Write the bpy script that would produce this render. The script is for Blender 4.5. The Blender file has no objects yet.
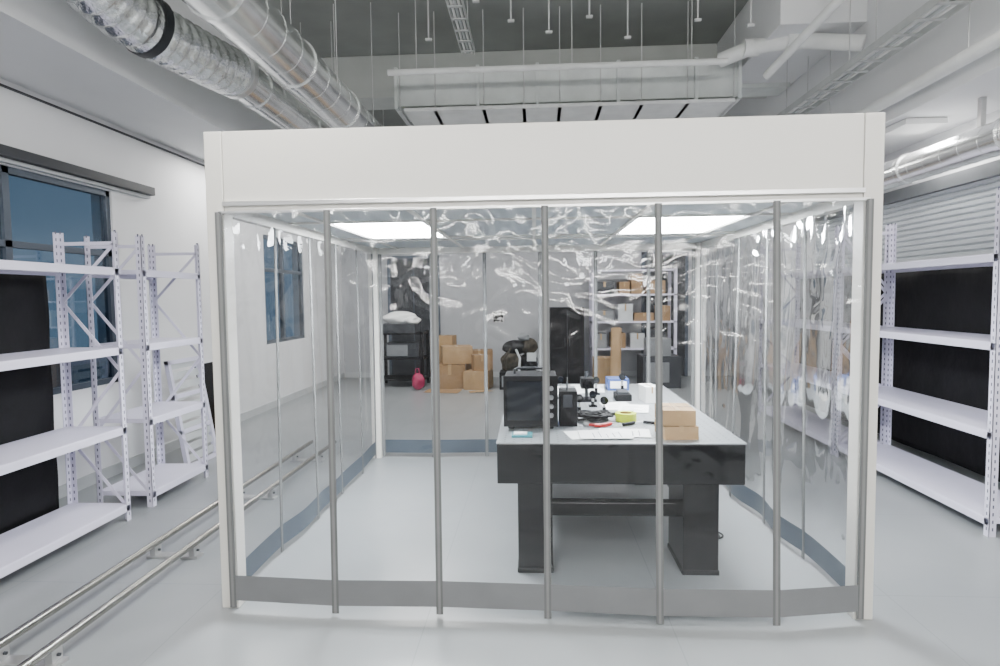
import bpy, bmesh, math, random
from mathutils import Vector, Matrix
random.seed(7)
S = bpy.context.scene
COL = S.collection

# ------------------------------------------------------------------ materials
def new_mat(name):
    m = bpy.data.materials.new(name); m.use_nodes = True
    nt = m.node_tree
    for n in list(nt.nodes): nt.nodes.remove(n)
    out = nt.nodes.new('ShaderNodeOutputMaterial')
    return m, nt, out

def pmat(name, col, rough=0.5, metal=0.0, var=0.05, scale=6.0, bump=0.0, bscale=40.0, spec=0.5, emis=None, estr=0, stretch=None):
    m, nt, out = new_mat(name)
    b = nt.nodes.new('ShaderNodeBsdfPrincipled')
    tc = nt.nodes.new('ShaderNodeTexCoord')
    mp = nt.nodes.new('ShaderNodeMapping')
    if stretch: mp.inputs['Scale'].default_value = stretch
    nt.links.new(tc.outputs['Object'], mp.inputs['Vector'])
    nz = nt.nodes.new('ShaderNodeTexNoise'); nz.inputs['Scale'].default_value = scale
    nz.inputs['Detail'].default_value = 4
    nt.links.new(mp.outputs['Vector'], nz.inputs['Vector'])
    cr = nt.nodes.new('ShaderNodeValToRGB')
    c0 = [max(0, c*(1-var)) for c in col]; c1 = [min(1, c*(1+var)) for c in col]
    cr.color_ramp.elements[0].position = 0.3; cr.color_ramp.elements[1].position = 0.7
    cr.color_ramp.elements[0].color = (*c0, 1); cr.color_ramp.elements[1].color = (*c1, 1)
    nt.links.new(nz.outputs['Fac'], cr.inputs['Fac'])
    nt.links.new(cr.outputs['Color'], b.inputs['Base Color'])
    b.inputs['Roughness'].default_value = rough
    b.inputs['Metallic'].default_value = metal
    b.inputs['Specular IOR Level'].default_value = spec
    if bump > 0:
        n2 = nt.nodes.new('ShaderNodeTexNoise'); n2.inputs['Scale'].default_value = bscale
        n2.inputs['Detail'].default_value = 3
        nt.links.new(mp.outputs['Vector'], n2.inputs['Vector'])
        bp = nt.nodes.new('ShaderNodeBump'); bp.inputs['Strength'].default_value = bump
        bp.inputs['Distance'].default_value = 0.02
        nt.links.new(n2.outputs['Fac'], bp.inputs['Height'])
        nt.links.new(bp.outputs['Normal'], b.inputs['Normal'])
    if emis:
        b.inputs['Emission Color'].default_value = (*emis, 1)
        b.inputs['Emission Strength'].default_value = estr
    nt.links.new(b.outputs[0], out.inputs[0])
    return m

def pvc_mat(name, gain, top, low, dist, nscale, stretch=(1, 1, 1), zlo=1.35, zhi=1.85, distort=1.2, rough=.04):
    m, nt, out = new_mat(name)
    L = nt.links
    geo = nt.nodes.new('ShaderNodeNewGeometry')
    sep = nt.nodes.new('ShaderNodeSeparateXYZ'); L.new(geo.outputs['Position'], sep.inputs[0])
    mr = nt.nodes.new('ShaderNodeMapRange'); mr.inputs['From Min'].default_value = zlo
    mr.inputs['From Max'].default_value = zhi; mr.inputs['To Min'].default_value = low; mr.inputs['To Max'].default_value = top
    L.new(sep.outputs['Z'], mr.inputs['Value'])
    mp = nt.nodes.new('ShaderNodeMapping'); mp.inputs['Scale'].default_value = stretch
    L.new(geo.outputs['Position'], mp.inputs['Vector'])
    nz = nt.nodes.new('ShaderNodeTexNoise'); nz.inputs['Scale'].default_value = nscale; nz.inputs['Detail'].default_value = 0.3
    nz.inputs['Distortion'].default_value = distort
    L.new(mp.outputs[0], nz.inputs['Vector'])
    bp = nt.nodes.new('ShaderNodeBump'); bp.inputs['Distance'].default_value = dist
    L.new(mr.outputs[0], bp.inputs['Strength']); L.new(nz.outputs['Fac'], bp.inputs['Height'])
    tr = nt.nodes.new('ShaderNodeBsdfTransparent'); tr.inputs[0].default_value = (0.97, 0.978, 0.985, 1)
    gl = nt.nodes.new('ShaderNodeBsdfGlossy'); gl.inputs['Roughness'].default_value = rough
    gl.inputs[0].default_value = (1, 1, 1, 1)
    L.new(bp.outputs[0], gl.inputs['Normal'])
    fr = nt.nodes.new('ShaderNodeFresnel'); fr.inputs['IOR'].default_value = 1.45
    mul = nt.nodes.new('ShaderNodeMath'); mul.operation = 'MULTIPLY'; mul.inputs[1].default_value = gain; mul.use_clamp = True
    L.new(fr.outputs[0], mul.inputs[0])
    mx = nt.nodes.new('ShaderNodeMixShader'); L.new(mul.outputs[0], mx.inputs[0]); L.new(tr.outputs[0], mx.inputs[1]); L.new(gl.outputs[0], mx.inputs[2])
    L.new(mx.outputs[0], out.inputs[0])
    return m

def glass_mat(name, tint, refl=0.12):
    m, nt, out = new_mat(name); L = nt.links
    tr = nt.nodes.new('ShaderNodeBsdfTransparent'); tr.inputs[0].default_value = (*tint, 1)
    gl = nt.nodes.new('ShaderNodeBsdfGlossy'); gl.inputs['Roughness'].default_value = 0.02
    mx = nt.nodes.new('ShaderNodeMixShader'); mx.inputs[0].default_value = refl
    L.new(tr.outputs[0], mx.inputs[1]); L.new(gl.outputs[0], mx.inputs[2]); L.new(mx.outputs[0], out.inputs[0])
    return m

def floor_mat():
    m, nt, out = new_mat('epoxy_floor'); L = nt.links
    b = nt.nodes.new('ShaderNodeBsdfPrincipled')
    geo = nt.nodes.new('ShaderNodeNewGeometry')
    nz = nt.nodes.new('ShaderNodeTexNoise'); nz.inputs['Scale'].default_value = 1.2; nz.inputs['Detail'].default_value = 6
    L.new(geo.outputs['Position'], nz.inputs['Vector'])
    cr = nt.nodes.new('ShaderNodeValToRGB')
    cr.color_ramp.elements[0].position = 0.35; cr.color_ramp.elements[1].position = 0.7
    cr.color_ramp.elements[0].color = (0.22, 0.233, 0.24, 1); cr.color_ramp.elements[1].color = (0.255, 0.268, 0.274, 1)
    L.new(nz.outputs['Fac'], cr.inputs['Fac'])
    br = nt.nodes.new('ShaderNodeTexBrick'); br.inputs['Scale'].default_value = 1.0
    br.offset = 0.0
    br.inputs['Brick Width'].default_value = 1.2; br.inputs['Row Height'].default_value = 1.2
    br.inputs['Mortar Size'].default_value = 0.003
    br.inputs['Color1'].default_value = (1, 1, 1, 1); br.inputs['Color2'].default_value = (1, 1, 1, 1)
    br.inputs['Mortar'].default_value = (0.8, 0.82, 0.83, 1)
    mp = nt.nodes.new('ShaderNodeMapping'); mp.inputs['Location'].default_value = (0.55, 0.4, 0)
    L.new(geo.outputs['Position'], mp.inputs['Vector']); L.new(mp.outputs[0], br.inputs['Vector'])
    mm = nt.nodes.new('ShaderNodeMix'); mm.data_type = 'RGBA'; mm.blend_type = 'MULTIPLY'; mm.inputs[0].default_value = 1
    L.new(cr.outputs[0], mm.inputs[6]); L.new(br.outputs['Color'], mm.inputs[7])
    L.new(mm.outputs[2], b.inputs['Base Color'])
    b.inputs['Roughness'].default_value = 0.28
    L.new(b.outputs[0], out.inputs[0])
    return m

def breadboard_mat():
    m, nt, out = new_mat('optical_breadboard_steel'); L = nt.links
    b = nt.nodes.new('ShaderNodeBsdfPrincipled')
    geo = nt.nodes.new('ShaderNodeNewGeometry')
    vm = nt.nodes.new('ShaderNodeVectorMath'); vm.operation = 'SCALE'; vm.inputs['Scale'].default_value = 20
    L.new(geo.outputs['Position'], vm.inputs[0])
    fr = nt.nodes.new('ShaderNodeVectorMath'); fr.operation = 'FRACTION'; L.new(vm.outputs[0], fr.inputs[0])
    sb = nt.nodes.new('ShaderNodeVectorMath'); sb.operation = 'SUBTRACT'; sb.inputs[1].default_value = (0.5, 0.5, 0.5)
    L.new(fr.outputs[0], sb.inputs[0])
    ml = nt.nodes.new('ShaderNodeVectorMath'); ml.operation = 'MULTIPLY'; ml.inputs[1].default_value = (1, 1, 0)
    L.new(sb.outputs[0], ml.inputs[0])
    ln = nt.nodes.new('ShaderNodeVectorMath'); ln.operation = 'LENGTH'; L.new(ml.outputs[0], ln.inputs[0])
    gt = nt.nodes.new('ShaderNodeMath'); gt.operation = 'GREATER_THAN'; gt.inputs[1].default_value = 0.12
    L.new(ln.outputs['Value'], gt.inputs[0])
    mm = nt.nodes.new('ShaderNodeMix'); mm.data_type = 'RGBA'
    mm.inputs[6].default_value = (0.05, 0.05, 0.05, 1); mm.inputs[7].default_value = (0.30, 0.32, 0.335, 1)
    L.new(gt.outputs[0], mm.inputs[0]); L.new(mm.outputs[2], b.inputs['Base Color'])
    b.inputs['Roughness'].default_value = 0.32; b.inputs['Metallic'].default_value = 0.35
    L.new(b.outputs[0], out.inputs[0])
    return m

M = {}
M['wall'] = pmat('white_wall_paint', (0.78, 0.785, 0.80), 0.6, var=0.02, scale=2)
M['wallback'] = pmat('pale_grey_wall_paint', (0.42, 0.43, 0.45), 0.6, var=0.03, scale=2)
M['walldark'] = pmat('haze_cut_dark_wall', (0.04, 0.04, 0.045), 0.7, var=0.05, scale=2)  # unseen wall behind camera, made dark to cut haze in curtain reflections
M['ceil'] = pmat('grey_ceiling_paint', (0.29, 0.305, 0.29), 0.8, var=0.08, scale=2)
M['beam'] = pmat('beam_paint', (0.48, 0.50, 0.48), 0.7, var=0.06, scale=3)
M['floor'] = floor_mat()
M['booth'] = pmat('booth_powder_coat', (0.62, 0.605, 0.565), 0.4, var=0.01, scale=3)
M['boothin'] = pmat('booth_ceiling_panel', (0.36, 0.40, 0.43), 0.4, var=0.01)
M['trim'] = pmat('aluminium_trim', (0.8, 0.8, 0.8), 0.3, 0.9, var=0.03)
M['pvc'] = pvc_mat('clear_pvc', 1.8, 1.0, 0.10, 0.060, 5.5, (0.7, 1, 1.0), 1.3, 1.8, 2.0, .13)
M['pvc_side'] = pvc_mat('clear_pvc_soft', 0.55, 0.8, 0.3, 0.022, 5.0, rough=.07)
M['band'] = pmat('grey_pvc_band', (0.15, 0.155, 0.16), 0.5, var=0.05, bump=0.1, bscale=6)
M['band_side'] = pmat('blue_grey_pvc_band', (0.05, 0.065, 0.085), 0.5, var=0.05, bump=0.15, bscale=8)
M['strip'] = pmat('grey_magnetic_strip', (0.13, 0.133, 0.133), 0.9, var=0.05, spec=0.1)
M['striplight'] = pmat('light_magnetic_strip', (0.19, 0.195, 0.195), 0.9, var=0.05, spec=0.1)
M['galv'] = pmat('galvanised_duct', (0.88, 0.89, 0.89), 0.22, 0.92, var=0.08, scale=5, bump=0.05, bscale=10)
M['foil'] = pmat('foil_flex_duct', (0.86, 0.87, 0.88), 0.22, 0.95, var=0.15, scale=14, bump=0.5, bscale=24)
M['ductw'] = pmat('white_insulated_duct', (0.66, 0.69, 0.68), 0.55, var=0.1, scale=4, bump=0.1, bscale=10)
M['pipe'] = pmat('white_pipe_paint', (0.80, 0.81, 0.80), 0.45, var=0.06)
M['tray'] = pmat('cable_tray_steel', (0.6, 0.61, 0.61), 0.4, 0.35, var=0.1)
M['rod'] = pmat('threaded_rod', (0.6, 0.6, 0.6), 0.4, 0.3, var=0.1)
M['shelf'] = pmat('shelf_white_steel', (0.66, 0.64, 0.77), 0.35, var=0.02)
M['slot'] = pmat('shelf_slot_dark', (0.10, 0.10, 0.16), 0.6, var=0.05)
M['blacksheet'] = pmat('black_fabric_sheet', (0.005, 0.005, 0.006), 0.7, var=0.2, bump=0.4, bscale=7, spec=0.25)
M['black'] = pmat('black_enamel', (0.003, 0.003, 0.004), 0.18, var=0.1, spec=0.35)
M['blackmat'] = pmat('black_matte', (0.004, 0.004, 0.005), 0.6, var=0.2, spec=0.25)
M['dark'] = pmat('dark_grey_metal', (0.025, 0.028, 0.034), 0.5, var=0.1)
M['frame'] = pmat('window_frame_grey', (0.08, 0.10, 0.13), 0.4, 0.3, var=0.05)
M['glass'] = glass_mat('window_glass_blue', (0.50, 0.60, 0.68), 0.16)
M['board'] = breadboard_mat()
M['chrome'] = pmat('polished_rail_steel', (0.38, 0.37, 0.34), 0.25, 1.0, var=0.05)
M['alu'] = pmat('aluminium_block', (0.5, 0.5, 0.5), 0.35, 0.8, var=0.05)
M['card'] = pmat('cardboard', (0.27, 0.165, 0.08), 0.8, var=0.15, scale=5)
M['card2'] = pmat('cardboard_light', (0.36, 0.235, 0.12), 0.8, var=0.12, scale=5)
M['tape'] = pmat('brown_packing_tape', (0.38, 0.25, 0.12), 0.3, var=0.05)
M['paper'] = pmat('white_paper', (0.82, 0.82, 0.81), 0.6, var=0.02)
M['print'] = pmat('printed_ink', (0.25, 0.27, 0.3), 0.6, var=0.2)
M['yellow'] = pmat('yellow_tape_roll', (0.45, 0.55, 0.015), 0.35, var=0.05)
M['red'] = pmat('red_plastic', (0.40, 0.015, 0.015), 0.4, var=0.05)
M['pink'] = pmat('magenta_bag', (0.32, 0.01, 0.07), 0.5, var=0.15, bump=0.5, bscale=12)
M['cyan'] = pmat('teal_plastic', (0.04, 0.24, 0.28), 0.4, var=0.05)
M['blue'] = pmat('blue_plastic', (0.04, 0.08, 0.25), 0.4, var=0.05)
M['camo'] = pmat('olive_canvas', (0.035, 0.028, 0.018), 0.8, var=0.9, scale=16, bump=0.4, bscale=20)
M['grey'] = pmat('light_grey_plastic', (0.5, 0.52, 0.53), 0.5, var=0.05)
M['midgrey'] = pmat('mid_grey_plastic', (0.18, 0.19, 0.20), 0.5, var=0.05)
M['blind'] = pmat('white_blind_slat', (0.62, 0.66, 0.69), 0.45, var=0.04)
M['led'] = pmat('led_diffuser', (1, 1, 1), 0.5, var=0, emis=(0.93, 0.97, 1.0), estr=90)
M['lamp'] = pmat('lamp_housing', (0.8, 0.8, 0.8), 0.4, var=0.02)
M['wrap'] = pmat('added_glint_diffuser', (1, 1, 1), 0.5, var=0, emis=(1, .985, .955), estr=95)  # added glow that puts bright streaks on the front curtain
M['ext'] = pmat('exterior_facade', (0.10, 0.14, 0.20), 0.5, var=0.4, scale=2)
M['screen'] = pmat('dark_screen', (0.01, 0.012, 0.016), 0.08, var=0.1)

# ------------------------------------------------------------------ builder
class MB:
    def __init__(s): s.v = []; s.f = []; s.mi = []; s.mats = []; s.sm = []
    def mid(s, m):
        m = M[m]
        if m not in s.mats: s.mats.append(m)
        return s.mats.index(m)
    def add(s, vs, fs, mat, smooth=False, mtx=None):
        o = len(s.v); i = s.mid(mat)
        for v in vs:
            v = Vector(v)
            if mtx is not None: v = mtx @ v
            s.v.append(v)
        for f in fs:
            s.f.append([o+k for k in f]); s.mi.append(i); s.sm.append(smooth)
    def box(s, a, b, mat, mtx=None):
        x0, y0, z0 = [min(a[i], b[i]) for i in range(3)]; x1, y1, z1 = [max(a[i], b[i]) for i in range(3)]
        vs = [(x0,y0,z0),(x1,y0,z0),(x1,y1,z0),(x0,y1,z0),(x0,y0,z1),(x1,y0,z1),(x1,y1,z1),(x0,y1,z1)]
        fs = [(0,3,2,1),(4,5,6,7),(0,1,5,4),(1,2,6,5),(2,3,7,6),(3,0,4,7)]
        s.add(vs, fs, mat, False, mtx)
    def tube(s, pts, r, mat, n=16, caps=True, radii=None):
        pts = [Vector(p) for p in pts]; rings = []; prev = None
        for i, p in enumerate(pts):
            if i == 0: d = pts[1]-p
            elif i == len(pts)-1: d = p-pts[i-1]
            else: d = pts[i+1]-pts[i-1]
            d.normalize()
            if prev is None:
                u = d.cross(Vector((0,0,1)))
                if u.length < 0.01: u = d.cross(Vector((0,1,0)))
            else:
                u = prev - d*prev.dot(d)
            u.normalize(); prev = u; w = d.cross(u)
            rr = radii[i] if radii else r
            rings.append([p + (u*math.cos(2*math.pi*k/n)+w*math.sin(2*math.pi*k/n))*rr for k in range(n)])
        vs = [v for R in rings for v in R]; fs = []
        for i in range(len(rings)-1):
            for k in range(n):
                a = i*n+k; b = i*n+(k+1) % n
                fs.append((a, b, b+n, a+n))
        s.add(vs, fs, mat, True)
        if caps:
            s.add(rings[0], [tuple(range(n))[::-1]], mat); s.add(rings[-1], [tuple(range(n))], mat)
    def beam(s, a, b, w, h, mat):
        a = Vector(a); b = Vector(b); d = (b-a).normalized()
        u = d.cross(Vector((0,0,1)))
        if u.length < 0.01: u = Vector((1,0,0))
        u.normalize(); t = u.cross(d)
        vs = []
        for p in (a, b):
            for (i, j) in ((-1,-1),(1,-1),(1,1),(-1,1)): vs.append(p+u*i*w/2+t*j*h/2)
        s.add(vs, [(0,1,2,3),(7,6,5,4),(0,4,5,1),(1,5,6,2),(2,6,7,3),(3,7,4,0)], mat)
    def grid(s, fn, nu, nv, mat, smooth=True, matfn=None):
        o = len(s.v)
        for j in range(nv+1):
            for i in range(nu+1): s.v.append(Vector(fn(i/nu, j/nv)))
        for j in range(nv):
            for i in range(nu):
                a = o+j*(nu+1)+i
                s.f.append([a, a+1, a+nu+2, a+nu+1]); s.sm.append(smooth)
                s.mi.append(s.mid(matfn(i/nu, (j+0.5)/nv) if matfn else mat))
    def finish(s, name, parent=None, bevel=0):
        me = bpy.data.meshes.new(name)
        me.from_pydata([tuple(v) for v in s.v], [], s.f)
        for m in s.mats: me.materials.append(m)
        for p, i, sm in zip(me.polygons, s.mi, s.sm): p.material_index = i; p.use_smooth = sm
        me.update()
        o = bpy.data.objects.new(name, me); COL.objects.link(o)
        if parent: o.parent = parent
        if bevel:
            md = o.modifiers.new('bevel', 'BEVEL'); md.width = bevel; md.segments = 2; md.limit_method = 'ANGLE'
        return o

def empty(name):
    e = bpy.data.objects.new(name, None); COL.objects.link(e); e.empty_display_size = 0.2
    return e

# ------------------------------------------------------------------ room shell
XL, XR, YB, YF, H = -3.9, 3.9, 12.0, -4.0, 4.8
b = MB(); b.box((XL-.2, YF-.2, -.1), (XR+.2, YB+.2, 0), 'floor'); b.finish('floor')
b = MB(); b.box((XL-.2, YF-.2, H), (XR+.2, YB+.2, H+.15), 'ceil'); b.finish('ceiling')

def wall_cells(name, x0, x1, y0, y1, openings, mat='wall'):
    ys = sorted({y0, y1, *[o[0] for o in openings], *[o[1] for o in openings]})
    zs = sorted({0.0, H, *[o[2] for o in openings], *[o[3] for o in openings]})
    b = MB()
    for i in range(len(ys)-1):
        for j in range(len(zs)-1):
            yc = (ys[i]+ys[i+1])/2; zc = (zs[j]+zs[j+1])/2
            if any(o[0] < yc < o[1] and o[2] < zc < o[3] for o in openings): continue
            b.box((x0, ys[i], zs[j]), (x1, ys[i+1], zs[j+1]), mat)
    return b.finish(name)
LW = [(1.6, 5.4, 0.85, 2.62), (8.5, 10.0, 0.95, 2.55)]
RW = [(4.4, 8.6, 0.9, 2.58)]
wall_cells('wall_left', XL-.2, XL, YF-.2, YB+.2, LW)
wall_cells('wall_right', XR, XR+.2, YF-.2, YB+.2, RW)
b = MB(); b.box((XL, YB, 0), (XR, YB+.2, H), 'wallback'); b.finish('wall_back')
b = MB(); b.box((XL, YF-.2, 0), (XR, YF, H), 'walldark'); b.finish('wall_front')  # real wall out of view, dark colour invented to keep reflections low
b = MB(); b.box((XL, YF, 3.25), (-3.0, YB, H), 'wall')
b.box((XL, YF, 3.19), (XL+.03, YB, 3.2), 'dark'); b.finish('trim_soffit_left')  # dark strip put in for the shadow gap under the soffit
b = MB(); b.box((3.15, YF, 3.12), (XR, YB, H), 'wall'); b.finish('trim_soffit_right')
for nm, x0, x1 in (('baseboard_left', XL, XL+.015), ('baseboard_right', XR-.015, XR)):
    b = MB(); b.box((x0, YF, 0), (x1, YB, .1), 'grey'); b.finish(nm)
b = MB(); b.box((XL+.02, YB-.015, 0), (XR-.02, YB, .1), 'grey'); b.finish('baseboard_back')

def window(name, x, openspec, mull, blinds=False):
    y0, y1, z0, z1 = openspec; e = empty(name)
    b = MB(); w = .05
    sx = -1 if x < 0 else 1
    xa, xb = x+sx*.02, x+sx*.08
    b.box((xa, y0, z0), (xb, y0+w, z1), 'frame'); b.box((xa, y1-w, z0), (xb, y1, z1), 'frame')
    b.box((xa, y0, z0), (xb, y1, z0+w), 'frame'); b.box((xa, y0, z1-w), (xb, y1, z1), 'frame')
    for k in mull: b.box((xa, k-.03, z0), (xb, k+.03, z1), 'frame')
    b.box((xa, y0, 2.02), (xb, y1, 2.07), 'frame')
    b.finish('frame', e)
    g = MB(); g.box((x+sx*.045, y0, z0), (x+sx*.05, y1, z1), 'glass'); g.finish('pane', e)
    if blinds:
        q = MB(); n = 30; hh = (z1-z0)/n
        for i in range(n):
            z = z0+hh*i
            q.add([(x-.002, y0+.01, z), (x-.002, y1-.01, z), (x-.028, y1-.01, z+hh*.25), (x-.028, y0+.01, z+hh*.25), (x-.028, y1-.01, z+hh*.75), (x-.028, y0+.01, z+hh*.75), (x-.002, y1-.01, z+hh), (x-.002, y0+.01, z+hh)],
                  [(0,1,2,3), (3,2,4,5), (5,4,6,7)], 'blind')
        q.box((x-.09, y0-.03, z1-.02), (x-.001, y1+.03, z1+.10), 'midgrey')
        q.box((x-.04, y0-.03, z0), (x-.001, y0, z1), 'midgrey')
        q.finish('roller_shutter', e)
window('window_1', XL, LW[0], [2.9, 4.3])
window('window_2', XL, LW[1], [9.2])
window('window_3', XR, RW[0], [5.8, 7.2], True)
b = MB(); b.box((XL+.0, 1.0, 2.66), (XL+.10, 5.9, 2.74), 'dark'); b.box((XL, 1.0, 2.63), (XL+.05, 5.9, 2.66), 'grey')
b.finish('blind_rail', bevel=.004)
b = MB(); b.box((-16, -6, -2), (-12, 14, 2.1), 'ext')
for i in range(12):
    b.box((-11.98, -5+i*1.6, 0.3), (-11.95, -4+i*1.6, 1.6), 'screen')
b.box((-15, 4, 2.1), (-12.5, 12, 4.2), 'ext')
b.finish('exterior_building')
b = MB(); b.box((-40, -30, -2.2), (-4.3, 40, -2.0), 'midgrey'); b.finish('exterior_ground')

def beam(a, bb, mat='beam'):
    b = MB(); b.box(a, bb, mat); b.finish('ceiling_beam', bevel=.01)
beam((-3.0, 8.0, 4.25), (3.15, 8.5, H))
beam((2.35, 6.0, 4.15), (3.15, 8.0, H), 'wall')

# ------------------------------------------------------------------ booth
W2, Y0, Y1, ZF, ZT = 1.64, 2.95, 5.95, 2.04, 2.44
booth = empty('clean_room_booth')
b = MB()
pw = .09
for sx in (-1, 1):
    xo, xi = sx*W2, sx*(W2-pw)
    b.box((xo, Y0, 0), (xi, Y0+pw, ZT), 'booth')
    b.box((xo, Y1-pw, 0), (xi, Y1, ZT), 'booth')
b.finish('frame_posts', booth, bevel=.004)
b = MB()
b.box((-W2+pw+.002, Y0+.004, ZF), (W2-pw-.002, Y0+.05, ZT), 'booth')
b.box((-W2+pw+.002, Y1-.05, ZF), (W2-pw-.002, Y1-.004, ZT), 'booth')
for sx in (-1, 1):
    b.box((sx*(W2-.004), Y0+pw+.002, ZF), (sx*(W2-.05), Y1-pw-.002, ZT), 'booth')
b.finish('header_fascia', booth, bevel=.003)
b = MB()
b.box((-W2+pw, Y0-.018, 2.070), (W2-pw, Y0+.004, 2.092), 'trim')
b.box((-W2+.065, Y0-.016, 2.032), (W2-.065, Y0+.0, 2.046), 'trim')
b.finish('header_trim_rail', booth, bevel=.002)
b = MB()
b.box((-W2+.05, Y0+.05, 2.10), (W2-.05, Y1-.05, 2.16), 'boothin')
for x in (-1.35, -.70, 0.0, .64, 1.36): b.box((x-.012, Y0+.05, 2.088), (x+.012, Y1-.05, 2.10), 'booth')
for y in (3.85, 4.9, 5.1): b.box((-W2+.05, y-.012, 2.088), (W2-.05, y+.012, 2.10), 'booth')
b.finish('ceiling_panels', booth)
for x0, x1 in ((-1.31, -.74), (.68, 1.32)):
    b = MB(); b.box((x0, 3.9, 2.092), (x1, 4.85, 2.10), 'led'); b.finish('led_panel', booth)
b = MB()
for x in (-.8, .8):
    b.box((x-.5, 4.0, 2.16), (x+.5, 5.0, 2.36), 'booth'); b.tube([(x, 4.5, 2.36), (x, 4.5, 2.42)], .2, 'dark', 24)
b.finish('fan_filter_units', booth, bevel=.01)

# curtains
def n1(x, ph): return math.sin(x+ph)+.5*math.sin(2.3*x+1.7*ph)+.3*math.sin(4.9*x+3*ph)
def curtain(prefix, divs, offs, axis, base, inward, amp=.012, band='band', pv='pvc', fq=9, ruffle=0, curl=0):
    sgn = inward
    def off(s, z):
        for i in range(len(divs)-1):
            if s <= divs[i+1] or i == len(divs)-2: break
        t = (s-divs[i])/(divs[i+1]-divs[i]); t = max(0, min(1, t))
        bo = offs[i]*(1-t)+offs[i+1]*t
        d = bo*(1-z/ZF)
        w = math.sin(math.pi*t)
        lo = min(1, max(0, (z-.2)/.5))
        d += w*amp*n1(s*fq+z*.6, i*2.1)*(0.2+.8*z/ZF)*lo
        d += w*.02*math.sin(z*2.0+i)*.6*lo
        if ruffle and z > 1.75: d += ((z-1.75)/.29)**2*ruffle*math.sin(s*42+math.sin(s*9))*w
        if curl: d += curl*(1-z/ZF)**1.5*math.sin(s*5.5+1.2*math.sin(s*3))
        if prefix.startswith('front'): d = min(d, .008)
        return d*sgn
    def pt(s, z, extra=0):
        d = off(s, z)+extra
        return (s, base+d, z) if axis == 'x' else (base+d, s, z)
    m = MB()
    for i in range(len(divs)-1):
        a, c = divs[i], divs[i+1]
        zb = .05
        def f(u, v, a=a, c=c):
            z = zb+(ZF-zb)*v; return pt(a+(c-a)*u, z)
        m.grid(f, 40, 60, pv, True, lambda u, v: band if v < .072 else pv)
    m.finish(prefix+'_pvc_panels', booth)
    m = MB()
    for i, s in enumerate(divs):
        for (dx, w, th, mt) in ((0, .034, .002, 'strip'), (0, .012, .0035, 'striplight')):
            n = 30
            for j in range(n):
                z0 = .012+(ZF-.012)*j/n; z1 = .012+(ZF-.012)*(j+1)/n
                p0 = Vector(pt(s, z0)); p1 = Vector(pt(s, z1))
                h = w/2
                if axis == 'x': du = Vector((h, 0, 0)); dn = Vector((0, th, 0))
                else: du = Vector((0, h, 0)); dn = Vector((th, 0, 0))
                vs = [p0-du-dn, p0+du-dn, p0+du+dn, p0-du+dn, p1-du-dn, p1+du-dn, p1+du+dn, p1-du+dn]
                m.add(vs, [(0,3,2,1),(4,5,6,7),(0,1,5,4),(1,2,6,5),(2,3,7,6),(3,0,4,7)], mt)
    m.finish(prefix+'_magnetic_strips', booth)
curtain('front_curtain', [-1.572, -1.02, -.49, .052, .593, 1.146, 1.572], [.0, -.04, -.03, -.05, -.08, -.075, .0], 'x', 2.936, 1, .003)
sd = [3.07, 3.62, 4.18, 4.74, 5.30, 5.82]
curtain('left_curtain', sd, [.0, -.02, .02, -.01, .02, 0], 'y', -1.585, 1, .014, 'band_side', 'pvc_side', 7, .02, .015)
curtain('right_curtain', sd, [.0, -.02, .02, .03, .02, 0], 'y', 1.575, -1, .016, 'band_side', 'pvc_side', 7, .025, .025)
curtain('back_curtain', [-1.53, -1.02, -.49, .052, .593, 1.1, 1.53], [.0, -.02, .02, .0, .02, -.02, 0], 'x', 5.90, 1, .015, 'band_side', 'pvc_side')

# ------------------------------------------------------------------ optical table
tab = empty('optical_table')
TX0, TX1, TY0, TY1, TZ = -.222, 1.149, 3.30, 5.55, .79
b = MB(); b.box((TX0, TY0, TZ-.008), (TX1, TY1, TZ), 'board'); b.finish('table_top', tab, bevel=.003)
b = MB(); b.box((TX0+.004, TY0+.004, TZ-.235), (TX1-.004, TY1-.004, TZ-.008), 'black')
b.finish('honeycomb_core', tab, bevel=.006)
b = MB()
for x0 in (TX0+.115, TX1-.315):
    for y0 in (TY0+.10, TY1-.5):
        b.box((x0, y0, .03), (x0+.20, y0+.38, TZ-.235), 'black')
        b.box((x0-.005, y0-.005, 0), (x0+.205, y0+.385, .03), 'blackmat')
        b.tube([(x0+.1, y0+.19, TZ-.26), (x0+.1, y0+.19, TZ-.235)], .09, 'dark')
b.finish('legs', tab, bevel=.006)
b = MB()
for y in (TY0+.25, TY1-.35): b.box((TX0+.31, y-.04, .30), (TX1-.31, y+.04, .38), 'black')
for x in (TX0+.215, TX1-.215): b.box((x-.04, TY0+.47, .30), (x+.04, TY1-.49, .38), 'black')
b.finish('tie_bars', tab, bevel=.004)

# instrument on table
ins = empty('instrument_monitor')
b = MB(); z = TZ
b.box((-.19, 3.64, z+.025), (.13, 3.94, z+.325), 'blackmat')
for sx in (-.15, .09):
    for y in (3.67, 3.91): b.box((sx-.02, y-.02, z), (sx+.02, y+.02, z+.025), 'black')
b.finish('case', ins, bevel=.006)
b = MB()
b.box((-.195, 3.626, z+.02), (.135, 3.64, z+.33), 'blackmat')
b.box((-.175, 3.618, z+.06), (.05, 3.626, z+.30), 'screen')
for i in range(4): b.tube([(.095, 3.626, z+.09+i*.055), (.095, 3.606, z+.09+i*.055)], .014, 'midgrey', 14)
for i in range(8): b.box((.128, 3.67, z+.06+i*.03), (.134, 3.90, z+.07+i*.03), 'dark')
b.finish('front_panel', ins)
b = MB(); b.tube([(-.13, 3.79, z+.32), (-.13, 3.79, z+.35), (-.11, 3.79, z+.36), (.05, 3.79, z+.36), (.07, 3.79, z+.35), (.07, 3.79, z+.32)], .009, 'dark', 10)
b.finish('handle', ins)
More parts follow.
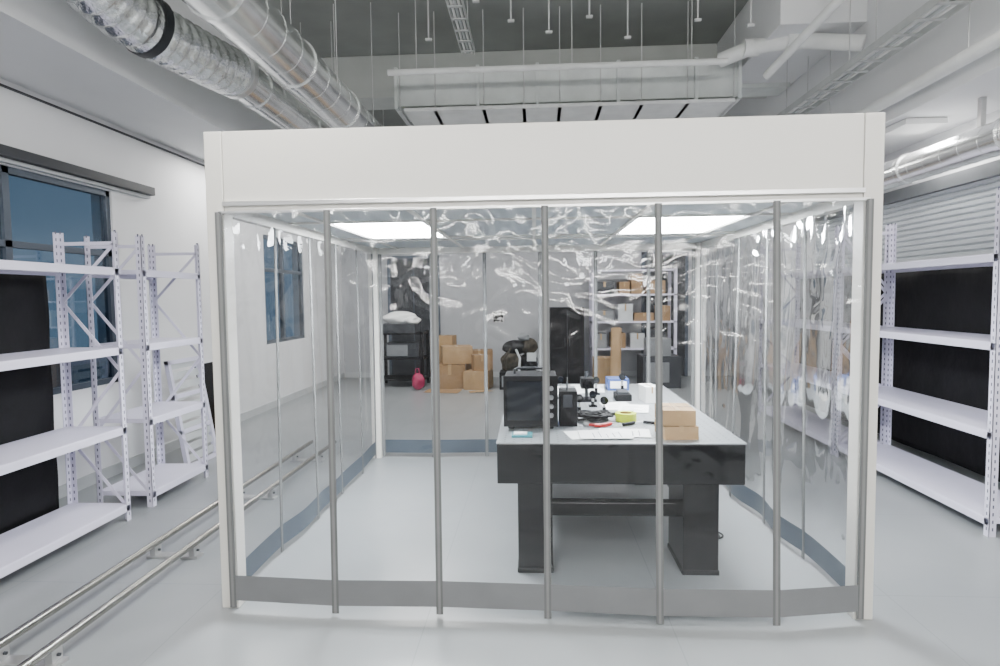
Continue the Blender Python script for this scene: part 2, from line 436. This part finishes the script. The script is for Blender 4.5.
b = MB(); b.box((.33, 4.58, z), (.47, 4.74, z+.02), 'black'); b.tube([(.40, 4.71, z+.02), (.40, 4.71, z+.22)], .014, 'dark', 12)
b.box((.35, 4.60, z+.10), (.45, 4.73, z+.18), 'blackmat'); b.tube([(.40, 4.60, z+.14), (.40, 4.54, z+.14)], .033, 'black', 18)
b.finish('bench_camera', bevel=.004)
b = MB(); b.box((.18, 4.3, z), (.30, 4.45, z+.13), 'black'); b.box((.19, 4.31, z+.13), (.29, 4.44, z+.15), 'midgrey')
b.tube([(.24, 4.3, z+.08), (.24, 4.27, z+.08)], .03, 'dark', 14); b.finish('power_supply_box', bevel=.006)
b = MB(); b.box((.15, 3.72, z), (.26, 3.88, z+.22), 'blackmat'); b.box((.17, 3.715, z+.12), (.23, 3.72, z+.20), 'dark'); b.tube([(.20, 3.78, z+.22), (.20, 3.78, z+.30)], .006, 'dark', 8)
b.finish('laser_controller', bevel=.004)
def post(x, y, h, lens=True):
    b = MB(); b.box((x-.03, y-.03, z), (x+.03, y+.03, z+.01), 'black'); b.tube([(x, y, z+.01), (x, y, z+h)], .008, 'trim', 12); b.tube([(x, y, z+.01), (x, y, z+h*.55)], .013, 'black', 12)
    if lens: b.tube([(x, y-.012, z+h+.02), (x, y+.012, z+h+.02)], .028, 'black', 20); b.tube([(x, y-.013, z+h+.02), (x, y+.013, z+h+.02)], .018, 'screen', 20)
    b.finish('lens_mount_post')
for (x, y, h) in ((.08, 4.5, .10), (.20, 4.75, .13), (.50, 4.95, .1), (.03, 4.8, .12), (-.08, 5.0, .14), (.48, 4.2, .06), (.30, 4.12, .09), (.42, 4.40, .07), (.72, 5.0, .12)): post(x, y, h)
b = MB(); b.box((.62, 4.62, z), (.74, 4.80, z+.05), 'blackmat'); b.box((.64, 4.64, z+.05), (.72, 4.78, z+.07), 'dark'); b.finish('translation_stage', bevel=.003)
for (x0, y0, dx, dy) in ((.50, 4.05, .10, .07), (.68, 3.80, .12, -.05), (.54, 3.72, .08, .06)):
    b = MB(); b.tube([(x0, y0, z+.012), (x0+dx, y0+dy, z+.012)], .010, 'blackmat', 10); b.tube([(x0+dx, y0+dy, z+.012), (x0+dx*1.8, y0+dy*1.8, z+.012)], .004, 'trim', 8); b.finish('screwdriver')
b = MB(); b.box((.62, 5.15, z), (.80, 5.33, z+.10), 'blue'); b.box((.64, 5.145, z+.02), (.78, 5.15, z+.08), 'paper'); b.finish('parts_box', bevel=.003)
b = MB(); b.box((-.15, 4.15, z), (.05, 4.3, z+.015), 'midgrey'); b.box((-.14, 4.16, z+.015), (.04, 4.29, z+.03), 'black'); b.finish('keyboard_pad', bevel=.002)
def papers(name, items):
    b = MB()
    for k, (x, y, w, d, rot, zz) in enumerate(items):
        mt = Matrix.Translation((x, y, z+zz)) @ Matrix.Rotation(rot, 4, 'Z')
        b.box((-w/2, -d/2, 0), (w/2, d/2, .003), 'paper', mt)
        for i in range(5):
            b.box((-w*.38, -d*.3+i*d*.13, .003), (w*.3-(i % 3)*.03, -d*.3+i*d*.13+.006, .0035), 'print', mt)
    b.finish(name)
papers('paper_sheets', [(.33, 3.50, .21, .297, .2+1.57, .0), (.52, 3.53, .21, .297, 1.45, .0035), (.40, 3.47, .21, .297, 1.6, .007)])
papers('paper_sheets', [(.60, 4.42, .21, .297, .1, 0), (.70, 4.30, .21, .297, -.2, .0035)])
papers('paper_sheets', [(.27, 5.2, .3, .42, .2, 0), (.45, 5.25, .3, .42, -.1, .0035)])
b = MB()
def ring(b, c, r0, r1, h, mat, matin, n=32):
    vs = []; fs = []; fi = []
    for k in range(n):
        a = 2*math.pi*k/n; ca, sa = math.cos(a), math.sin(a)
        vs += [(c[0]+r1*ca, c[1]+r1*sa, c[2]), (c[0]+r1*ca, c[1]+r1*sa, c[2]+h), (c[0]+r0*ca, c[1]+r0*sa, c[2]+h), (c[0]+r0*ca, c[1]+r0*sa, c[2])]
    for k in range(n):
        a = 4*k; d = 4*((k+1) % n)
        fs += [(a, d, d+1, a+1), (a+1, d+1, d+2, a+2), (a+3, a, d, d+3)]; fi += [(a+2, d+2, d+3, a+3)]
    b.add(vs, fs, mat, False); b.add(vs, fi, matin, False)
ring(b, (.585, 3.90, z), .038, .068, .052, 'yellow', 'card')
b.finish('tape_roll')
def carton(b, x0, y0, x1, y1, z0, z1, mat='card', rot=0):
    c = Vector(((x0+x1)/2, (y0+y1)/2, 0)); mt = Matrix.Translation(c) @ Matrix.Rotation(rot, 4, 'Z'); w = (x1-x0)/2; d = (y1-y0)/2
    b.box((-w, -d, z0), (w, d, z1), mat, mt)
    t = min(w, d)*.12
    b.box((-t, -d-.001, z0+(z1-z0)*.6), (t, d+.001, z1+.0015), 'tape', mt)
    b.box((-w-.001, -.0015, z1-.001), (w+.001, .0015, z1+.002), 'slot', mt)
b = MB(); carton(b, .715, 3.37, .905, 3.60, z, z+.075, 'card2', .05); b.finish('cardboard_carton', bevel=.002)
b = MB(); carton(b, .71, 3.38, .90, 3.62, z+.078, z+.165, 'card2', -.04); b.finish('cardboard_carton', bevel=.002)
b = MB(); carton(b, .88, 3.95, .98, 4.15, z, z+.06, 'paper', .1); b.finish('white_carton', bevel=.002)
b = MB(); carton(b, .82, 4.55, .92, 4.75, z, z+.12, 'paper', .1); b.finish('white_carton', bevel=.002)
b = MB(); pts = []
for i in range(160):
    a = i*.33; r = .07+.03*math.sin(i*.7)
    pts.append((.38+r*1.05*math.cos(a)+.02*math.sin(i*.13), 3.90+r*math.sin(a), z+.012+.035*abs(math.sin(i*.21))))
b.tube(pts, .008, 'blackmat', 6); b.finish('cable_bundle')
b = MB(); b.tube([(.36, 3.69, z+.013), (.42, 3.70, z+.013), (.47, 3.75, z+.013)], .012, 'red', 10); b.tube([(.33, 3.72, z+.012), (.40, 3.67, z+.012)], .009, 'red', 10)
b.tube([(.30, 3.74, z+.012), (.335, 3.72, z+.012)], .012, 'trim', 10); b.finish('pliers')
b = MB(); b.box((-.14, 3.42, z), (-.02, 3.52, z+.012), 'cyan'); b.box((-.13, 3.44, z+.012), (-.05, 3.50, z+.018), 'paper')
b.finish('notebook', bevel=.002)
b = MB(); b.tube([(.12, 4.05, z), (.12, 4.05, z+.12)], .03, 'blue', 20); b.tube([(.12, 4.05, z+.12), (.12, 4.05, z+.14)], .022, 'paper', 20); b.finish('spray_bottle')
b = MB(); pts = []
for i in range(60): a = i*.28; pts.append((1.12+.06*math.cos(a)+i*.001, 3.95+.06*math.sin(a), .008+i*.0002))
b.tube(pts, .006, 'blackmat', 6); b.finish('floor_cable_coil')

# ------------------------------------------------------------------ shelving
LV = [.12, .69, 1.27, 1.84]
def rack(name, xf, xb, ya, yb, h=2.1, levels=LV):
    e = empty(name)
    sx = 1 if xb > xf else -1
    b = MB(); t = .004; w = .045
    for y, sy in ((ya, 1), (yb, -1)):
        for x, s2 in ((xf, sx), (xb, -sx)):
            b.box((x, y, .0), (x+s2*w, y+sy*t, h), 'shelf')
            b.box((x, y, .0), (x+s2*t, y+sy*w, h), 'shelf')
            n = int(h/.05)
            for i in range(n):
                zc = .04+i*.05
                b.box((x-s2*.0008, y+sy*.018, zc), (x+s2*(t+.0008), y+sy*.027, zc+.022), 'slot')
                b.box((x+s2*.018, y-sy*.0008, zc), (x+s2*.027, y+sy*(t+.0008), zc+.022), 'slot')
        yy = y+sy*.012
        zz = [.10, .6, 1.1, 1.6, h-.08]
        for i in range(4):
            a, c = (xf+sx*.02, xb-sx*.02) if i % 2 == 0 else (xb-sx*.02, xf+sx*.02)
            b.beam((a, yy, zz[i]), (c, yy, zz[i+1]), .006, .022, 'shelf')
        for q in (zz[0], zz[-1]): b.beam((xf, yy, q), (xb, yy, q), .006, .025, 'shelf')
    b.finish('uprights', e)
    b = MB()
    for L in levels:
        b.box((xf, ya+.006, L-.05), (xf+sx*.018, yb-.006, L), 'shelf')
        b.box((xb, ya+.006, L-.05), (xb-sx*.018, yb-.006, L), 'shelf')
        b.box((xf+sx*.004, ya+.01, L-.004), (xb-sx*.004, yb-.01, L+.004), 'shelf')
        b.box((xf+sx*.01, ya+.01, L-.03), (xb-sx*.01, ya+.03, L-.004), 'shelf')
        b.box((xf+sx*.01, yb-.03, L-.03), (xb-sx*.01, yb-.01, L-.004), 'shelf')
    b.finish('shelf_boards', e, bevel=.002)
    return e
rack('storage_rack', -2.98, -3.43, 2.15, 4.17)
rack('storage_rack', -2.98, -3.43, 4.42, 5.22)
rack('storage_rack', 2.94, 3.44, 4.0, 6.0, 2.25)
rack('storage_rack', 2.94, 3.44, 6.06, 8.06, 2.25)

def sheet(name, x, y0, y1, z0, z1):
    b = MB()
    b.grid(lambda u, v: (x+.006*n1((y0+(y1-y0)*u)*7, v*2)*.5+.004*math.sin(v*19+u*11), y0+(y1-y0)*u, z0+(z1-z0)*v+.004*math.sin(u*23)), 60, 30, 'blacksheet')
    o = b.finish(name)
    md = o.modifiers.new('solid', 'SOLIDIFY'); md.thickness = .003
sheet('black_fabric_sheet', -3.47, 1.8, 4.10, .10, 1.80)
sheet('black_fabric_sheet', 3.60, 3.9, 8.4, .12, 1.80)

b = MB()
mt = Matrix.Translation((-3.30, 5.42, 0)) @ Matrix.Rotation(-.16, 4, 'Y')
for (y0, y1, z0, z1) in ((0, .04, 0, 1.05), (.5, .54, 0, 1.05), (0, .54, 0, .04), (0, .54, 1.01, 1.05), (0, .54, .34, .38), (0, .54, .68, .72)):
    b.box((-.02, y0, z0), (.02, y1, z1), 'shelf', mt)
for i in range(10): b.box((-.008, .04, .06+i*.1), (.0, .5, .13+i*.1), 'grey', mt)
b.finish('louvre_panel')
b = MB(); b.box((-.012, 0, 0), (.012, .35, .95), 'black', Matrix.Translation((-3.35, 6.02, 0)) @ Matrix.Rotation(-.2, 4, 'Y')); b.finish('black_board', bevel=.003)

# ------------------------------------------------------------------ floor rails
rl = empty('linear_rail_track')
b = MB()
for x in (-2.39, -2.14): b.tube([(x, 1.2, .085), (x, 6.2, .085)], .021, 'chrome', 16)
b.finish('round_rails', rl)
b = MB()
y = 1.35
while y < 6.1:
    b.box((-2.43, y-.035, 0), (-2.10, y+.035, .016), 'alu')
    for x in (-2.39, -2.14):
        b.box((x-.018, y-.03, .016), (x+.018, y+.03, .07), 'alu'); b.tube([(x-.03, y, .045), (x+.03, y, .045)], .008, 'dark', 8)
    y += 1.1
b.finish('rail_supports', rl, bevel=.002)

# ------------------------------------------------------------------ ducts and services
def hang(b, x, y, z0, r=.005, z1=H): b.tube([(x, y, z0), (x, y, z1)], r, 'rod', 6)
def spiral(name, pts, r, step=.16, hangers=()):
    e = empty(name); b = MB(); b.tube(pts, r, 'galv', 32); b.finish('pipe', e)
    b = MB(); a = Vector(pts[0]); c = Vector(pts[-1]); L = (c-a).length; n = int(L/step); d = (c-a).normalized()
    for i in range(n):
        p = a+d*(i*step+.02); b.tube([p, p+d*.010], r+.003, 'galv', 32)
    for i in range(int(L/1.2)+1):
        p = a+d*(i*1.2+.3)
        if (p-a).length < L-.06: b.tube([p, p+d*.05], r+.012, 'galv', 32)
    b.finish('seams', e)
    b = MB()
    for yy in hangers: hang(b, a.x-r-.01, yy, a.z); hang(b, a.x+r+.01, yy, a.z)
    if hangers: b.finish('hangers', e)
spiral('round_air_duct', [(-1.95, 1.0, 3.53), (-1.95, 7.4, 3.53)], .195, .3, hangers=(5.4, 6.6))
spiral('spiral_air_duct', [(-2.50, 5.06, 3.50), (-2.50, 7.6, 3.50)], .17, .3, hangers=(5.6, 7.0))
e = empty('flexible_air_duct')
cp = [Vector(p) for p in ((-2.80, 2.4, 4.3), (-2.76, 2.8, 4.0), (-2.74, 3.3, 3.70), (-2.70, 3.9, 3.52), (-2.6, 4.5, 3.49), (-2.50, 5.04, 3.50))]
pts = []
for i in range(len(cp)-1):
    p0 = cp[max(0, i-1)]; p1 = cp[i]; p2 = cp[i+1]; p3 = cp[min(len(cp)-1, i+2)]
    for k in range(24):
        t = k/24
        pts.append(.5*((2*p1)+(p2-p0)*t+(2*p0-5*p1+4*p2-p3)*t*t+(3*p1-p0-3*p2+p3)*t**3))
radii = [.183+(.016, .004, -.010, .004)[i % 4] for i in range(len(pts))]
b = MB(); b.tube(pts, .18, 'foil', 28, radii=radii); b.finish('corrugated_hose', e)
b = MB(); b.tube([(-2.50, 4.98, 3.5), (-2.5, 5.05, 3.5)], .20, 'trim', 28); b.tube([(-2.67, 4.1, 3.505), (-2.655, 4.16, 3.50)], .21, 'dark', 28); b.finish('clamps', e)

e = empty('rectangular_air_duct')
b = MB(); b.box((-1.55, 6.9, 3.78), (2.3, 7.5, 4.18), 'ductw')
for x in (-1.55, -.62, .05, .95, 1.8, 2.27): b.box((x-.02, 6.87, 3.75), (x+.02, 7.53, 4.21), 'ductw')
b.box((-1.45, 6.82, 3.70), (2.2, 7.4, 3.74), 'pipe')
b.finish('duct_body', e, bevel=.006)
b = MB()
for x in (-1.5, -1.1, -.55, -.1, .3, .75, 1.2, 1.7, 2.2):
    hang(b, x, 6.86, 3.72, .006); b.box((x-.02, 6.84, 3.70), (x+.02, 7.55, 3.725), 'tray')
b.finish('hangers', e)
e = empty('rectangular_air_duct'); b = MB(); b.box((-.2, 7.6, 4.10), (3.1, 7.95, 4.24), 'ductw'); b.box((.9, 7.58, 4.05), (.94, 7.98, 4.27), 'ductw')
b.finish('duct_body', e, bevel=.006)
def tray(name, x, y0, y1, z, w, mat='tray'):
    e = empty(name); b = MB()
    for s in (-1, 1): b.box((x+s*w/2-.004, y0, z), (x+s*w/2+.004, y1, z+.06), mat)
    yy = y0+.1
    while yy < y1: b.box((x-w/2, yy, z), (x+w/2, yy+.03, z+.01), mat); yy += .25
    b.finish('ladder', e); b = MB()
    for k in range(3): b.tube([(x-w/4+k*w/4, y0, z+.025), (x-w/4+k*w/4, y1, z+.025)], .012, 'paper' if k != 1 else 'grey', 8)
    b.finish('cables', e); b = MB(); yy = y0+.4
    while yy < y1: hang(b, x-w/2, yy, z); hang(b, x+w/2, yy, z); yy += 1.3
    b.finish('hangers', e)
tray('cable_tray', -.70, 3.0, 6.7, 4.25, .14)
tray('cable_tray', 2.85, 2.5, 7.9, 3.55, .22)
def pipe(name, pts, r, mat='pipe', hangs=()):
    b = MB(); b.tube(pts, r, mat, 16)
    for p in pts[1:-1]: b.tube([Vector(p)-Vector((r*1.0,0,0)), Vector(p)+Vector((r*1.0,0,0))], r*1.15, mat, 16)
    for (x, y, zz) in hangs: hang(b, x, y, zz)
    b.finish(name)
pipe('sprinkler_pipe', [(3.1, 4.2, 4.35), (2.65, 5.0, 4.15), (2.3, 6.2, 3.75)], .04, hangs=((2.65, 5.0, 4.15),))
pipe('insulated_pipe', [(2.0, 6.7, 4.10), (2.25, 6.5, 4.14), (2.6, 6.3, 4.12), (3.12, 6.0, 3.95)], .075, hangs=((2.4, 6.4, 4.1),))
pipe('sprinkler_pipe', [(-1.5, 6.3, 3.94), (1.95, 6.3, 3.94)], .03, hangs=((-1.2, 6.3, 3.94), (.4, 6.3, 3.94), (1.6, 6.3, 3.94)))
pipe('insulated_pipe', [(3.05, 3.0, 3.25), (3.05, 8.0, 3.25)], .05, hangs=((3.05, 4.5, 3.25), (3.05, 6.5, 3.25)))
b = MB()
for (x, y, zz) in ((-.2, 5.8, 4.2), (.15, 5.6, 4.0), (.9, 5.9, 4.05), (1.5, 5.7, 4.1), (-1.0, 5.9, 4.1), (1.9, 5.5, 3.95), (-.5, 5.5, 4.25), (.55, 6.0, 4.3)):
    hang(b, x, y, zz, .008); b.box((x-.03, y-.015, zz-.02), (x+.03, y+.015, zz), 'tray')
b.finish('ceiling_hanger_rods')
spiral('galvanised_air_duct', [(3.52, 2.0, 2.76), (3.52, 9.0, 2.76)], .13, .22, ())
b = MB()
for yy in (3.0, 5.0, 7.0, 8.8): b.box((3.50, yy, 2.895), (3.54, yy+.04, 3.12), 'rod')
b.finish('duct_brackets')
b = MB(); b.tube([(2.90, 3.85, 2.90), (2.90, 3.85, 3.02)], .06, 'paper', 24); b.tube([(2.90, 3.85, 3.02), (2.90, 3.85, 3.5)], .008, 'rod', 8)
b.finish('pendant_downlight')

# ------------------------------------------------------------------ back-room clutter
def door(name, x0, x1, h, mat):
    e = empty(name); b = MB()
    b.box((x0, YB-.06, 0), (x0+.06, YB-.002, h), 'frame'); b.box((x1-.06, YB-.06, 0), (x1, YB-.002, h), 'frame'); b.box((x0, YB-.06, h-.06), (x1, YB-.002, h), 'frame')
    b.finish('frame', e, bevel=.004); b = MB()
    b.box((x0+.06, YB-.04, .01), (x1-.06, YB-.004, h-.06), mat)
    b.box(((x0+x1)/2-.005, YB-.045, .01), ((x0+x1)/2+.005, YB-.004, h-.06), 'frame')
    b.tube([((x0+x1)/2-.06, YB-.07, .9), ((x0+x1)/2-.06, YB-.07, 1.3)], .012, 'trim', 8)
    b.finish('leaf', e)
door('door_1', -2.95, -1.90, 2.45, 'dark')
door('door_2', 2.1, 3.0, 2.45, 'dark')
def darkrack(name, x0, x1, y0, y1, h, levels, mat='blackmat'):
    e = empty(name); b = MB()
    for x in (x0, x1-.05):
        for y in (y0, y1-.05): b.box((x, y, 0), (x+.05, y+.05, h), mat)
    b.finish('posts', e); b = MB()
    for L in levels: b.box((x0, y0, L), (x1, y1, L+.03), mat)
    b.finish('shelves', e); return e
rk = darkrack('equipment_rack', -2.85, -2.0, 10.6, 11.2, 1.0, (.12, .5, .95))
def blob(b, c, r, mat, seed=0, n=20):
    def f(u, v):
        a = 2*math.pi*u; p = math.pi*v
        k = 1+.16*math.sin(3*a+seed)*math.sin(p)+.14*math.sin(5*p+seed*2)*math.sin(2*a)
        return (c[0]+r[0]*k*math.cos(a)*math.sin(p), c[1]+r[1]*k*math.sin(a)*math.sin(p), c[2]-r[2]*math.cos(p))
    b.grid(f, n, n, mat)
b = MB()
b.box((-2.8, 10.65, .98), (-2.15, 11.1, 1.14), 'dark'); blob(b, (-2.45, 10.85, 1.24), (.30, .2, .13), 'paper', 3); blob(b, (-2.25, 10.8, 1.20), (.16, .15, .09), 'paper', 6)
b.finish('bench_machine', rk)
b = MB(); b.box((-2.7, 10.7, .53), (-2.1, 11.1, .80), 'dark'); b.box((-2.68, 10.69, .56), (-2.3, 10.70, .76), 'midgrey'); b.finish('rack_instrument', rk, bevel=.01)
specs = [(-1.80, 10.4, -1.25, 10.9, 0, .42, 'card', .1), (-1.2, 10.25, -.80, 10.7, 0, .32, 'card2', -.25), (-1.68, 10.5, -1.15, 10.9, .43, .74, 'card2', .25), (-1.3, 11.0, -.8, 11.4, 0, .62, 'card', .1),
         (-1.1, 10.35, -.82, 10.62, .325, .60, 'card', .3), (-1.92, 10.95, -1.5, 11.3, 0, .90, 'card2', -.1), (1.05, 10.65, 1.45, 11.05, 0, .5, 'card2', 0)]
for sp in specs:
    b = MB(); carton(b, sp[0], sp[1], sp[2], sp[3], sp[4], sp[5], sp[6], sp[7]); b.finish('cardboard_box', bevel=.004)
b = MB(); b.add([(-1.9, 10.0, .005), (-1.3, 9.9, .005), (-1.25, 10.2, .03), (-1.85, 10.3, .02)], [(0, 1, 2, 3)], 'card'); b.add([(-1.1, 9.95, .005), (-.7, 10.05, .02), (-.8, 10.2, .01), (-1.15, 10.18, .004)], [(0, 1, 2, 3)], 'card2')
b.finish('flattened_cardboard')
b = MB(); blob(b, (-2.05, 10.3, .15), (.11, .09, .15), 'pink', 1); b.tube([(-2.09, 10.3, .26), (-2.08, 10.3, .37), (-2.03, 10.3, .38), (-2.01, 10.3, .26)], .010, 'pink', 8); b.finish('shopping_bag')
b = MB()
b.box((-.62, 10.3, 0), (.02, 10.75, .30), 'blackmat'); b.box((-.58, 10.29, .05), (-.2, 10.30, .24), 'midgrey')
blob(b, (-.42, 10.5, .46), (.2, .2, .19), 'camo', 2); blob(b, (-.12, 10.5, .44), (.18, .2, .17), 'blackmat', 5)
blob(b, (-.35, 10.5, .72), (.20, .16, .13), 'blackmat', 4); blob(b, (-.12, 10.5, .74), (.15, .14, .15), 'camo', 7); blob(b, (-.20, 10.45, .90), (.10, .1, .07), 'midgrey', 3)
b.tube([(-.5, 10.3, .35), (-.52, 10.25, .55), (-.42, 10.3, .72)], .02, 'camo', 8); b.tube([(-.28, 10.28, .32), (-.26, 10.25, .55), (-.33, 10.3, .7)], .02, 'grey', 8)
b.box((-.14, 10.24, .50), (.02, 10.32, .64), 'grey'); b.finish('canvas_backpack_pile')
b = MB(); b.box((-.84, YB-.012, 1.1), (-.62, YB-.002, 1.32), 'paper')
for i in range(10):
    for j in range(10):
        if random.random() < .55: b.box((-.83+i*.02, YB-.014, 1.11+j*.02), (-.81+i*.02, YB-.012, 1.13+j*.02), 'black')
b.finish('qr_code_poster')
b = MB(); b.box((.28, 11.0, 0), (.90, 11.5, 1.40), 'blackmat'); b.box((.585, 10.99, .05), (.595, 11.0, 1.35), 'dark'); b.box((.54, 10.97, .7), (.555, 11.0, .85), 'dark'); b.box((.625, 10.97, .7), (.64, 11.0, .85), 'dark')
b.finish('black_cabinet', bevel=.006)
rk = darkrack('storage_shelf', 1.05, 2.6, 11.15, 11.7, 2.1, (.6, 1.1, 1.6, 2.05), 'shelf')
rnd = random.Random(3)
for L in (.6, 1.1, 1.6):
    x = 1.12
    while x < 2.4:
        w = rnd.uniform(.16, .36); hh = rnd.uniform(.14, .38); mt = rnd.choice(['card', 'grey', 'midgrey', 'grey', 'dark', 'midgrey', 'card', 'dark'])
        if x+w > 2.53: break
        b = MB(); carton(b, x, 11.2, x+w, 11.6, L+.031, L+.03+hh, mt); b.finish('stored_box', rk, bevel=.004)
        x += w+rnd.uniform(.02, .1)
b = MB(); b.tube([(1.35, 10.2, 0), (1.39, 10.35, 1.05)], .09, 'card2', 20); b.tube([(1.39, 10.35, 1.05), (1.39, 10.351, 1.056)], .07, 'card', 20); b.finish('cardboard_tube')
b = MB(); b.box((1.85, 10.4, 0), (2.5, 11.0, .55), 'dark'); b.box((1.9, 10.39, .1), (2.3, 10.4, .45), 'midgrey'); b.box((1.95, 10.5, .55), (2.35, 10.9, .85), 'midgrey'); b.finish('test_equipment', bevel=.01)

# ------------------------------------------------------------------ lights
def fixture(x, y, z, w, d, energy, z_top=H, col=(1, .985, .955), upfill=0, wrap=0):
    e = empty('led_or_fill_fixture')  # used for real lamps and for unseen added fill
    b = MB(); b.box((x-w/2, y-d/2, z), (x+w/2, y+d/2, z+.05), 'lamp')
    if z_top > z+.06:
        if w > d: hp = [(x-.4*w, y), (x+.4*w, y)]
        else: hp = [(x, y-.4*d), (x, y+.4*d)]
        for (hx, hy) in hp: b.tube([(hx, hy, z+.05), (hx, hy, z_top)], .005, 'rod', 6)
    b.finish('housing', e)
    if wrap:   # half-round glow added under the housing, shaped for curtain glints
        b = MB(); n = 8
        b.grid(lambda u, v: (x-w/2+.01+(w-.02)*u, y-wrap*math.cos(math.pi*v), z-.001-wrap*math.sin(math.pi*v)), 1, n, 'wrap', True)
        b.finish('glint_diffuser', e)
    def lamp(zz, en, flip):
        l = bpy.data.lights.new('led_or_fill_lamp', 'AREA'); l.shape = 'RECTANGLE'; l.size = w; l.size_y = d; l.energy = en; l.color = col
        o = bpy.data.objects.new('led_or_fill_lamp', l); COL.objects.link(o); o.location = (x, y, zz); o.parent = e
        if flip: o.rotation_euler = (math.pi, 0, 0)
    if energy: lamp(z-.003, energy, False)
    if upfill: lamp(z+.054, upfill, True)  # added upward fill to brighten the ceiling and ducts
for y in (-.4, -1.7, -3.0):  # unseen rows added behind the camera for streaks reflected in the curtain
    for x in (-.85, .95, 2.5):
        fixture(x, y, 3.4, 1.6 if x < 2 else 1.2, .14, 0, upfill=12 if y > -1 else 0, wrap=.06)
fixture(-1.35, 2.5, 3.4, .16, 1.2, 66, upfill=42)  # unseen fill fixture added above the frame, also lights the ducts
fixture(2.2, 2.8, 3.75, .16, 1.2, 66, upfill=28)  # second unseen fill fixture added above the frame on the right
for (x, y) in ((-1.8, 9.2), (1.8, 9.2)):  # added lamps hidden behind the booth header to light the back room
    fixture(x, y, 3.35, 1.2, .2, 115)
fixture(3.42, 5.7, 3.065, .35, .35, 28, 3.12)
fixture(-3.45, 7.0, 3.195, .3, .9, 30, 3.25)

# ------------------------------------------------------------------ world
w = bpy.data.worlds.new('dusk_sky'); S.world = w; w.use_nodes = True
nt = w.node_tree; bg = nt.nodes['Background']
tc = nt.nodes.new('ShaderNodeTexCoord'); sp = nt.nodes.new('ShaderNodeSeparateXYZ'); cr = nt.nodes.new('ShaderNodeValToRGB')
nt.links.new(tc.outputs['Generated'], sp.inputs[0]); nt.links.new(sp.outputs['Z'], cr.inputs['Fac']); nt.links.new(cr.outputs[0], bg.inputs[0])
cr.color_ramp.elements[0].color = (.38, .48, .58, 1); cr.color_ramp.elements[1].color = (.14, .20, .30, 1); cr.color_ramp.elements[1].position = .6
bg.inputs[1].default_value = 1.0

# ------------------------------------------------------------------ camera
psi = math.atan(35/600); th = math.atan(35.7/600); roll = .012
fwd = Vector((-math.sin(psi)*math.cos(th), math.cos(psi)*math.cos(th), -math.sin(th)))
right = Vector((math.cos(psi), math.sin(psi), 0)); up = right.cross(fwd)
r2 = right*math.cos(roll)-up*math.sin(roll); u2 = up*math.cos(roll)+right*math.sin(roll)
cd = bpy.data.cameras.new('camera'); cam = bpy.data.objects.new('camera', cd); COL.objects.link(cam)
cd.sensor_width = 36; cd.lens = 21.6; cd.clip_start = .05
mm = Matrix((( r2.x, u2.x, -fwd.x, 0), (r2.y, u2.y, -fwd.y, 0), (r2.z, u2.z, -fwd.z, 1.6), (0, 0, 0, 1)))
cam.matrix_world = mm
S.camera = cam
